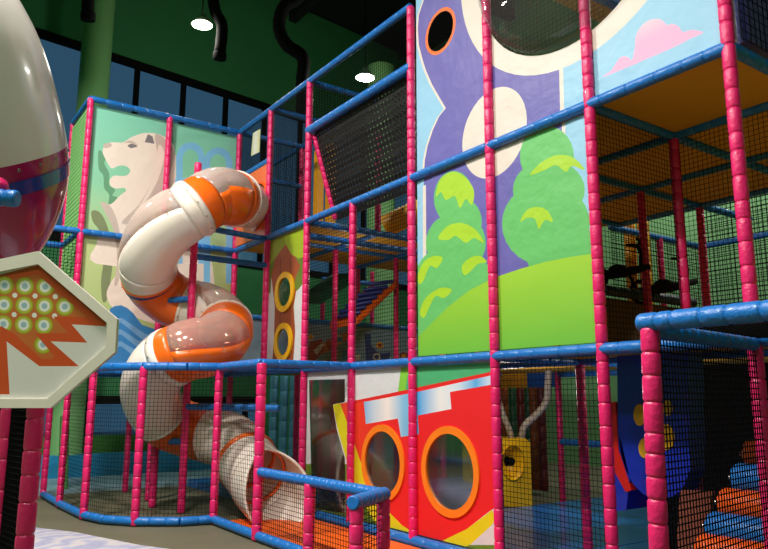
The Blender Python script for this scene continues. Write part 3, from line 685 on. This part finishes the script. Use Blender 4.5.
# ------------------------------------------------------------------ ground floor play room
tag(MB().box((5*M+.1, .1, 0), (7*M+.2, 6.0, .05)).build('blue_floor_mat', BMAT), 'glossy blue mat covering the ground floor behind the front net', 'mat')
tag(MB().box((3*M+.1, .1, 0), (5*M+.08, 5.0, .05)).build('blue_floor_mat', BMAT), 'dark blue mat behind the red banner portholes', 'mat')
tag(MB().box((2*M+.1, 1.3, .03), (3*M, 3.0, .35)).build('blue_soft_block', BMAT), 'blue soft block seen low through the doorway window', 'soft block')
bm_ = empty('ball_blower', (3.62, 2.98, .05), 'yellow ball blower box with a round mouth and two grey hoses', 'machine')
YB2 = pbr('yellow_grid_plastic', (240, 190, 10), .45)
nt = YB2.node_tree; N = nt.nodes; p_ = [n for n in N if n.type == 'BSDF_PRINCIPLED'][0]
fx0, fx1, fz1 = 3.15, 3.98, .93
by0, by1 = 2.9, 3.5
dx = Rt.normalized(); o_ = atd(534, 503, CP.x*0+9.3)
BO = on(2, .05, 532, 506)
bu_ = (-R0*.97-V((Fw.x, Fw.y, 0)).normalized()*.24).normalized(); bd_ = V((bu_.y, -bu_.x, 0))
if bd_.dot(Fw) < 0: bd_ = -bd_
def bfr(u, d, z): return BO+bu_*u+bd_*d+V((0,0,z))
mb = MB()
hc = (.30, .60); hr = .16
fo = [(0,0),(.8,0),(.8,.88),(.72,.93),(.08,.93),(0,.88)]
bx = banner('machine_box', fo, [], [YB2], [circ(.28, .60, .17, 28, .24)], bfr(0,0,0), bu_, ZA, .02, bm_)
n6 = len(fo); vs = [bfr(u, .01, z) for u, z in fo]+[bfr(u, .62, z) for u, z in fo]
MB().add(vs, [(i, (i+1) % n6, n6+(i+1) % n6, n6+i) for i in range(n6)]+[tuple(range(n6, 2*n6))]).build('box_body', YB2, bm_)
vs = []; fs = []
for j, (rr, dd) in enumerate(((1, -.03), (1.08, -.01), (1, .0), (.8, .08), (.5, .16), (.3, .18))):
    for i in range(28): vs.append(bfr(.28+.17*rr*cos(2*pi*i/28), dd, .60+.24*rr*sin(2*pi*i/28)))
for j in range(5):
    for i in range(28): fs.append((j*28+i, j*28+(i+1) % 28, (j+1)*28+(i+1) % 28, (j+1)*28+i))
MB().add(vs, fs, 0, True).build('mouth', YB2, bm_)
MB().ball(bfr(.22, .17, .60), .06, 14).build('nozzle', BLACK, bm_)
HOSE = pbr('grey_hose', (175, 165, 155), .5)
def hose(pts, dep, r):
    P = [atd(x, y, dep) for x, y in pts]; out = []
    for i in range(len(P)-1):
        p0 = P[max(i-1, 0)]; p1 = P[i]; p2 = P[i+1]; p3 = P[min(i+2, len(P)-1)]
        for k in range(12):
            t = k/12; out.append(.5*((2*p1)+(p2-p0)*t+(2*p0-5*p1+4*p2-p3)*t*t+(3*p1-p0-3*p2+p3)*t**3))
    MB().pipe(out, [r*(1+.08*(i % 2)) for i in range(len(out))], 12).build('hose', HOSE, bm_)
dB = (bfr(.4, .3, .9)-CP).dot(Fw)
hose([(549,361),(548,385),(546,402),(536,415),(524,427),(521,443)], dB, .05); hose([(496,395),(503,415),(510,432),(511,443)], dB, .045)
tag(MB().ball(atd(529, 505, dB-.3).copy()*1, .045, 16).build('toy_ball', YEL), 'small yellow ball on the blue mat by the yellow machine', 'ball')
# vertical coloured slats behind the machine
for i, (x, c, nm) in enumerate([(505,(180,90,15),'amber'),(513,(30,110,70),'green'),(521,(130,25,30),'dark red'),(529,(30,100,70),'teal'),(534,(150,75,15),'orange'),(542,(110,20,30),'crimson')]):
    p = on(1, 4.3, x, 420); tag(MB().pad((p.x, 4.3, .06), (p.x, 4.3, 1.75), .07, .3).build('hanging_pad', vinyl('pad_'+nm.replace(' ', '_'), c)), '%s padded pole hanging behind the yellow machine' % nm, 'padded pole', 'coloured padded poles behind the machine')
for k, (x0, x1, c, nm) in enumerate([(498, 528, (235,165,15), 'yellow'), (529, 552, (20,90,185), 'blue')]):
    a_ = on(1, 3.9, x0, 371); b_ = on(1, 3.9, x1, 371)
    tag(MB().box((a_.x, 3.85, 1.72), (b_.x, 4.0, 1.95)).build('overhead_pad', vinyl('overhead_'+nm, c)), nm+' padded block under the ceiling rail above the machine', 'padded block')
# wavy dark blue slide side with yellow blotches
wv = empty('wave_slide', (7.6, .7, .05), 'dark blue curved slide side with yellow flower blotches', 'slide')
def W(*pts): return [on(1, .6, x, y) for x, y in pts]
WBL = pbr('deep_blue_plastic', (14, 40, 165), .35, .3)
MB().extr(W((617,356),(688,352),(690,470),(682,490),(668,499),(655,499),(643,494),(633,484),(626,470),(621,455),(618,436)), (0, .22, 0)).build('side_panel', WBL, wv)
MB().extr(W((608,430),(621,440),(630,480),(626,510),(612,512)), (0, .35, 0)).build('foot', WBL, wv)
MB().extr([p+V((0,-.006,0)) for p in W((608,402),(616,402),(619,450),(632,490),(626,492),(614,470),(609,440))], (0, .08, 0)).build('red_edge', pbr('red_plastic', (200, 25, 20), .4), wv)
for (x, y, rx, ry) in [(640,415,6,11),(659,400,3,14),(668,408,5,8),(667,437,8,13),(645,448,6,10),(655,425,9,12)]:
    MB().extr([p+V((0,-.008,0)) for p in W(*[(x+rx*cos(2*pi*i/18), y+ry*sin(2*pi*i/18)) for i in range(18)])], (0, .006, 0)).build('yellow_blotch', pbr('blotch_yellow', (215, 160, 20), .5), wv)
# roller steps
rs = on(0, 8.95, 700, 552)
cols = [('orange', (225, 85, 15)), ('blue', (30, 110, 190))]
places = [(700,549),(710,527),(722,503),(735,478),(747,454),(763,433)]
words = ['lowest orange roller of the roller steps', 'lowest blue roller of the roller steps', 'middle orange roller of the roller steps', 'middle blue roller of the roller steps', 'upper orange roller of the roller steps', 'upper blue roller of the roller steps, topmost']
for i, (x, y) in enumerate(places):
    yy = .15+.17*i; p = on(1, yy, x, y)
    x0 = p.x
    r = .115; pr = [(0, r*.6), (.015, r*.88), (.04, r), (.9, r), (.925, r*.88), (.94, r*.6)]
    o = MB().prof((x0, yy, p.z), (x0+.94, yy, p.z), pr, 24).build('foam_roller', vinyl('roller_'+cols[i % 2][0], cols[i % 2][1])); tag(o, words[i], 'roller', 'foam rollers of the roller steps')
    MB().cyl((x0-.05, yy, p.z), (x0+1.0, yy, p.z), .02).build('axle', STEEL, o)
bp = W((680,490),(712,492),(706,555),(676,555))
tag(MB().extr(bp, (0, .05, 0)).build('brown_end_board', pbr('brown_mat', (125, 62, 45), .6)), 'brown end board left of the roller steps', 'panel')
pn = MB(); pa_, pb_ = on(1, 1.6, 655, 440), on(1, 1.6, 768, 440)
for i in range(40):
    x = pa_.x+(pb_.x+.3-pa_.x)*i/39; pn.box((x-.018, 1.6, .06), (x+.018, 1.606, 1.85))
for j in range(34):
    z = .08+j*.053; pn.box((pa_.x, 1.598, z-.02), (pb_.x+.3, 1.608, z+.02))
tag(pn.build('perforated_black_screen', DARKNET), 'black perforated screen behind the roller steps', 'net')
# ------------------------------------------------------------------ right-hand front cage
cage = empty('front_cage', (8.97, -1.45, 0), 'low cage of one thick pink post and blue top rails at right front', 'cage')
PX, PY = 8.955, -1.45
MB().pad((PX-.045, PY, .01), (PX, PY, H[1]-.03), .048, .13).build('padded_post', PINK, cage)
rail((PX-.06, PY, H[1]), (PX+2.2, PY, H[1]), cage, .05, .13); rail((PX, PY, H[1]-.04), (7*M+.02, -.05, H[1]-.04), cage, .045, .12)
net((PX, PY, .1), (7*M+.02, -.02, .1), (7*M+.02, -.02, H[1]-.08), (PX, PY, H[1]-.08), .036, .004, cage)
net((PX, PY, H[1]), (PX+2.2, PY, H[1]), (PX+2.2, 0, H[1]), (7*M, 0, H[1]), .05, .003, cage)
post(PX+2.2, PY, .01, H[1], cage)
# upper right wall pads
tag(MB().box((7*M-.03, .2, H[2]+.1), (7*M+.05, 2.4, A7)).build('indigo_wall_pad', vinyl('indigo_vinyl', (58, 62, 140))), 'indigo padded wall right of the top corner post', 'padded wall')
tag(MB().box((7*M-.3, .25, H[2]+.06), (7*M-.12, .6, H[2]+.55)).build('red_soft_block', vinyl('red_vinyl', (190, 25, 25))), 'small red soft block behind the top corner post', 'soft block')
net((7*M+.07, .06, H[2]+.06), (7*M+.07, 3*M, H[2]+.06), (7*M+.07, 3*M, A7), (7*M+.07, .06, A7), .07, .004)
# ------------------------------------------------------------------ left foreground: rocket, sign, cage
fg = empty('entrance_cage', (6.2, -4.1, 0), 'dark netted cage of pink padded posts carrying the sign', 'cage')
pL = atd(30, 480, 4.25); pL2 = atd(3, 480, 4.55); 
post(pL.x, pL.y, .01, 2.2, fg, .052, .16); post(pL2.x, pL2.y, .01, 2.2, fg, .05, .16)
pL3 = pL2+(pL2-pL)*2; post(pL3.x, pL3.y, .01, 2.2, fg)
rail((pL.x, pL.y, 2.2), (pL3.x, pL3.y, 2.2), fg)
netmesh(MB(), (pL.x, pL.y, .05), (pL3.x, pL3.y, .05), (pL3.x, pL3.y, 2.15), (pL.x, pL.y, 2.15), .035, .008).build('net_panel', NETM, fg)
# rocket
RD = 4.0; px2 = RD/FPX
ro = atd(-24, 165, RD)
rk = empty('toy_rocket', ro, 'huge leaning toy rocket with cream nose, magenta body and blue band', 'rocket')
tilt = math.radians(5)
fwd = V((Fw.x, Fw.y, 0)).normalized()
axd = (V((0,0,1))*cos(tilt)-R0*sin(tilt)-fwd*.62).normalized()
RP = [(-126,2),(-122,14),(-114,20),(-102,34),(-84,50),(-62,65),(-32,80),(0,87),(30,89),(60,89),(90,88),(120,84),(150,76),(176,64),(198,50),(216,34),(228,16),(231,2)]
def rpart(name, s0, s1, mat, sc=1.0, par=None):
    pts = [(s, r) for s, r in RP if s0 < s < s1]
    def rat(s):
        for (a1, r1), (a2, r2) in zip(RP, RP[1:]):
            if a1 <= s <= a2: return r1+(r2-r1)*(s-a1)/(a2-a1)
        return RP[0][1] if s < RP[0][0] else RP[-1][1]
    full = []
    n = 24
    for i in range(n+1):
        s = s0+(s1-s0)*i/n; rr = sum(rat(min(max(s+k, -126), 231)) for k in (-8, -4, 0, 4, 8))/5; full.append(((s-s0)*px2, rr*px2*sc))
    a_ = ro+axd*s0*px2; b_ = ro+axd*s1*px2
    o = MB().prof(a_, b_, full, 64).build(name, mat, par or rk); return o
MAGP = pbr('magenta_gloss', (176, 12, 92), .25, .6, .03)
rpart('nose_cone', 8, 231, pbr('cream_gloss', (242, 234, 226), .22, .5, .02))
rpart('body', -126, 8, MAGP); rpart('blue_band', -22, -8, pbr('royal_gloss', (18, 60, 160), .25, .5), 1.012)
bs = MB()
for i in range(24):
    a = 2*pi*i/24; u_ = axd.cross(V((0,0,1))).normalized(); w_ = axd.cross(u_); bs.ball(ro+axd*2*px2+(u_*cos(a)+w_*sin(a))*86.5*px2, .011, 8)
bs.build('bolts', STEEL, rk)
c_ = atd(3, 197, RD-.52)
MB().pad(atd(-20, 196, RD-.52), atd(18, 199, RD-.52), .042, .06).build('side_handle', BLUE, rk)
MB().ball(atd(-2, 187, RD-.48), .05, 16).build('handle_ball', PINK, rk)
# octagonal sign
so = atd(20, 330, 3.3); sn = V((Fw.x, Fw.y, 0)).normalized(); su = V((sn.y, -sn.x, 0))
def G(*pts, o=so):
    r_ = []
    for x, y in pts:
        p = onp(o, sn, x, y)-o; r_.append((p.dot(su), p.z))
    return r_
sign = empty('octagonal_sign', so, 'large cream-framed octagonal sign with orange zigzag emblem and dotted circles', 'sign')
outl = G((38,251),(117,319),(115,352),(50,408),(-60,408),(-100,352),(-100,310),(-62,272))
inn = G((38,264),(107,323),(105.5,347),(47,399),(-55,399),(-92,350),(-92,314),(-60,283))
def z6(*p): return G(*[(x/3.046, 240+y/3.046) for x, y in p])
org = z6((-60,118),(112,74),(320,246),(318,262),(214,256),(262,312),(150,308),(236,384),(115,384),(15,308),(24,470),(-60,470))
pat = z6((-60,138),(0,122),(110,104),(262,234),(158,232),(202,282),(102,284),(160,352),(155,362),(122,362),(38,284),(0,262),(-60,250))
layers = [(org, 1), (pat, 2)]
dotm = []
g0_ = (72, 198); 
for j in range(-3, 4):
    for i in range(-3, 4):
        cx = 69+i*62+j*-2; cy = 198+j*59-i*-2
        for rr, mi in ((28, 3), (24, 4), (17, 5), (9, 6)):
            poly = z6(*[(cx+rr*cos(2*pi*k/18), cy+rr*sin(2*pi*k/18)) for k in range(18)])
            if all(pip(q, pat) for q in poly[::3]) or (pip(z6((cx, cy))[0], pat) and rr < 99): layers.append((poly, mi))
        cc = z6(*[(cx+31+8*cos(2*pi*k/10), cy+30+8*sin(2*pi*k/10)) for k in range(10)])
        if all(pip(q, pat) for q in cc[::3]): layers.append((cc, 5))
# keep the dots inside the patterned field: repaint the orange border over them
ring_fix = z6((112,74),(320,246),(318,262),(214,256),(262,312),(150,308),(236,384),(115,384),(15,308),(-60,300),(-60,262),(0,262),(38,284),(122,362),(155,362),(160,352),(102,284),(202,282),(158,232),(262,234),(110,104))
layers.append((ring_fix, 1))
layers.append((z6((214,256),(318,262),(400,262),(400,470),(24,470),(15,308),(115,384),(236,384),(150,308),(262,312)), 0))
sgm = [pbr('sign_white', (214, 210, 205), .45, var=.02), pbr('sign_orange', (196, 72, 22), .5, var=.03), pbr('sign_rust', (186, 98, 40), .5), pbr('sign_olive', (150, 150, 25), .5),
       pbr('sign_lime', (175, 180, 60), .5), pbr('sign_pale', (222, 222, 212), .5), pbr('sign_blue_grey', (150, 178, 190), .5)]
banner('face', inn, layers, sgm, [], so+sn*.02, su, ZA, .01, sign)
fr_ = MB(); n8 = len(outl); P3 = lambda q, d: so+su*q[0]+V((0,0,q[1]))+sn*d
vs = [P3(q, 0) for q in outl]+[P3(q, .0) for q in inn]+[P3(q, .022) for q in inn]+[P3(q, .03) for q in outl]
fs = []
for i in range(n8):
    j = (i+1) % n8; fs += [(i, j, n8+j, n8+i), (n8+i, n8+j, 2*n8+j, 2*n8+i), (3*n8+i, 3*n8+j, j, i)]
fs.append(tuple(range(3*n8, 4*n8)))
fr_.add(vs, fs).build('rim', pbr('sign_rim_cream', (226, 218, 205), .35), sign)
# small striped card on the upper net
p = [on(1, -.03, x, y) for x, y in ((251,156),(259,152),(260,129),(253,133))]
nt_o = MB().extr(p, (0, .01, 0)).build('hanging_card', ramp_mat('card_stripes', [(0, (200,205,140)), (.5, (225,225,215)), (1, (205,205,140))], 0)); tag(nt_o, 'small pale striped card hung on the upper net above the orange board', 'card')
# ------------------------------------------------------------------ floor coverings and far soft play by the windows
m, nt, out = newmat('marbled_carpet'); N = nt.nodes; L = nt.links
p_ = N.new('ShaderNodeBsdfPrincipled'); p_.inputs['Roughness'].default_value = .9
wv_ = N.new('ShaderNodeTexWave'); wv_.inputs['Scale'].default_value = .9; wv_.inputs['Distortion'].default_value = 25; wv_.inputs['Detail'].default_value = 4
cr = N.new('ShaderNodeValToRGB'); cr.color_ramp.elements[0].color = lin(150, 150, 175); cr.color_ramp.elements[1].color = lin(185, 178, 180); e_ = cr.color_ramp.elements.new(.5); e_.color = lin(165, 165, 185)
tc_ = N.new('ShaderNodeTexCoord'); L.new(tc_.outputs['Object'], wv_.inputs['Vector']); L.new(wv_.outputs['Color'], cr.inputs[0]); L.new(cr.outputs[0], p_.inputs['Base Color']); L.new(p_.outputs[0], out.inputs[0])
cp = [on(2, .012, x, y) for x, y in ((-60,520),(0,524),(40,528),(75,532),(105,538),(140,545),(170,549),(215,565),(260,600),(200,660),(-60,640))]
tag(MB().extr([(q.x, q.y, .012) for q in cp], (0, 0, -.01)).build('marbled_carpet', m), 'pale marbled carpet with curved edge at the lower left', 'carpet')
for (a_, b_, z0, z1, c, nm, lb_) in [(-6.0, 2.6, 0, .45, (35,140,190), 'cyan_bench', 'long cyan padded bench in front of the low window'), ]:
    mb = MB().box((-4.2, a_, z0+.0), (-3.7, b_, z1)); tag(mb.build(nm, vinyl(nm, c)), lb_, 'bench')
tag(MB().box((-4.6, -6.0, 0), (-4.3, 2.6, .78)).build('green_hedge_planter', pbr('hedge_green', (60, 120, 45), .9, bump=1, bscale=30)), 'long low green hedge planter behind the cyan bench', 'planter')
tag(MB().box((-3.5, -5.0, 0), (-1.6, 2.6, .06)).build('pale_floor_mat', vinyl('pale_mat', (150, 180, 195))), 'pale blue floor mat beside the cyan bench', 'mat')
tag(MB().box((-1.5, -.1, 0), (1.6, 1.6, .12)).build('blue_step_mat', BMAT), 'blue step mat behind the slide support posts', 'mat')
gp = [atd(x, y, 11.6) for x, y in ((60, 417), (68, 412), (66, 500), (57, 500))]
tag(MB().extr(gp, (-.02, .03, 0)).build('green_screen_board', pbr('leaf_board', (95, 165, 90), .6)), 'narrow pale green board between the pink posts behind the sign', 'panel')
for x, lb_ in ((273, 'left one of the pale blue padded columns seen behind the slide exit'), (283, 'middle one of the pale blue padded columns seen behind the slide exit'), (293, 'right one of the pale blue padded columns seen behind the slide exit')):
    p = atd(x, 430, 14.5); tag(MB().pad((p.x, p.y, 0), (p.x, p.y, 2.0), .085, .3).build('padded_column', vinyl('pale_blue_vinyl', (110, 185, 215))), lb_, 'column', 'pale blue padded columns')
# pink padded columns standing farther back by the windows
# ================================================================== light
W_ = bpy.data.worlds.new('dusk'); SC.world = W_; W_.use_nodes = True
bg = W_.node_tree.nodes['Background']; bg.inputs[0].default_value = lin(100, 150, 185); bg.inputs[1].default_value = .36
def area(p, size, power, col=(1, .95, .88), rot=(0, 0, 0)):
    l = bpy.data.lights.new('hall_or_fill_lamp', 'AREA'); l.shape = 'DISK'; l.size = size; l.energy = power; l.color = col
    o = bpy.data.objects.new('hall_or_fill_lamp', l); COL.objects.link(o); o.location = p; o.rotation_euler = rot; return o
def point(p, power, r=.15, col=(1, .95, .86)):
    l = bpy.data.lights.new('lamp_or_fill_light', 'POINT'); l.energy = power; l.shadow_soft_size = r; l.color = col
    o = bpy.data.objects.new('lamp_or_fill_light', l); COL.objects.link(o); o.location = p; return o
point(L1-V((0,0,.3)), 50); point(L2-V((0,0,.3)), 80)
point((4.6, 1.9, 1.7), 24); point((6.9, 1.9, 1.7), 10); point((1.9, 1.2, 3.45), 9)  # added fill lights without fixtures, brighten the play room and the ladder
for i, (p, e) in enumerate([((8.0, -5.5, 8.3), 620), ((3.4, -5.2, 8.3), 720), ((6.8, -7.2, 7.6), 170), ((12.3, -4.5, 8.3), 140), ((-2.5, -5.5, 8.3), 90), ((3.5, 7.6, 8.3), 160), ((8.5, 7.6, 8.3), 300), ((9.5, -8.5, 8.3), 160)]):  # the lowest one is an added fill that brightens rocket and left foreground
    area(p, .8, e)
SC.view_settings.view_transform = 'Standard'; SC.view_settings.look = 'None'; SC.view_settings.exposure = 0; SC.view_settings.gamma = 1; SC.view_settings.use_curve_mapping = False
SC.cycles.use_denoising = True
SC.cycles.max_bounces = 6; SC.cycles.transparent_max_bounces = 16; SC.cycles.caustics_reflective = False; SC.cycles.caustics_refractive = False
SC.cycles.sample_clamp_indirect = 5
for o in list(SC.objects):
    if '_w' in o: del o['_w']
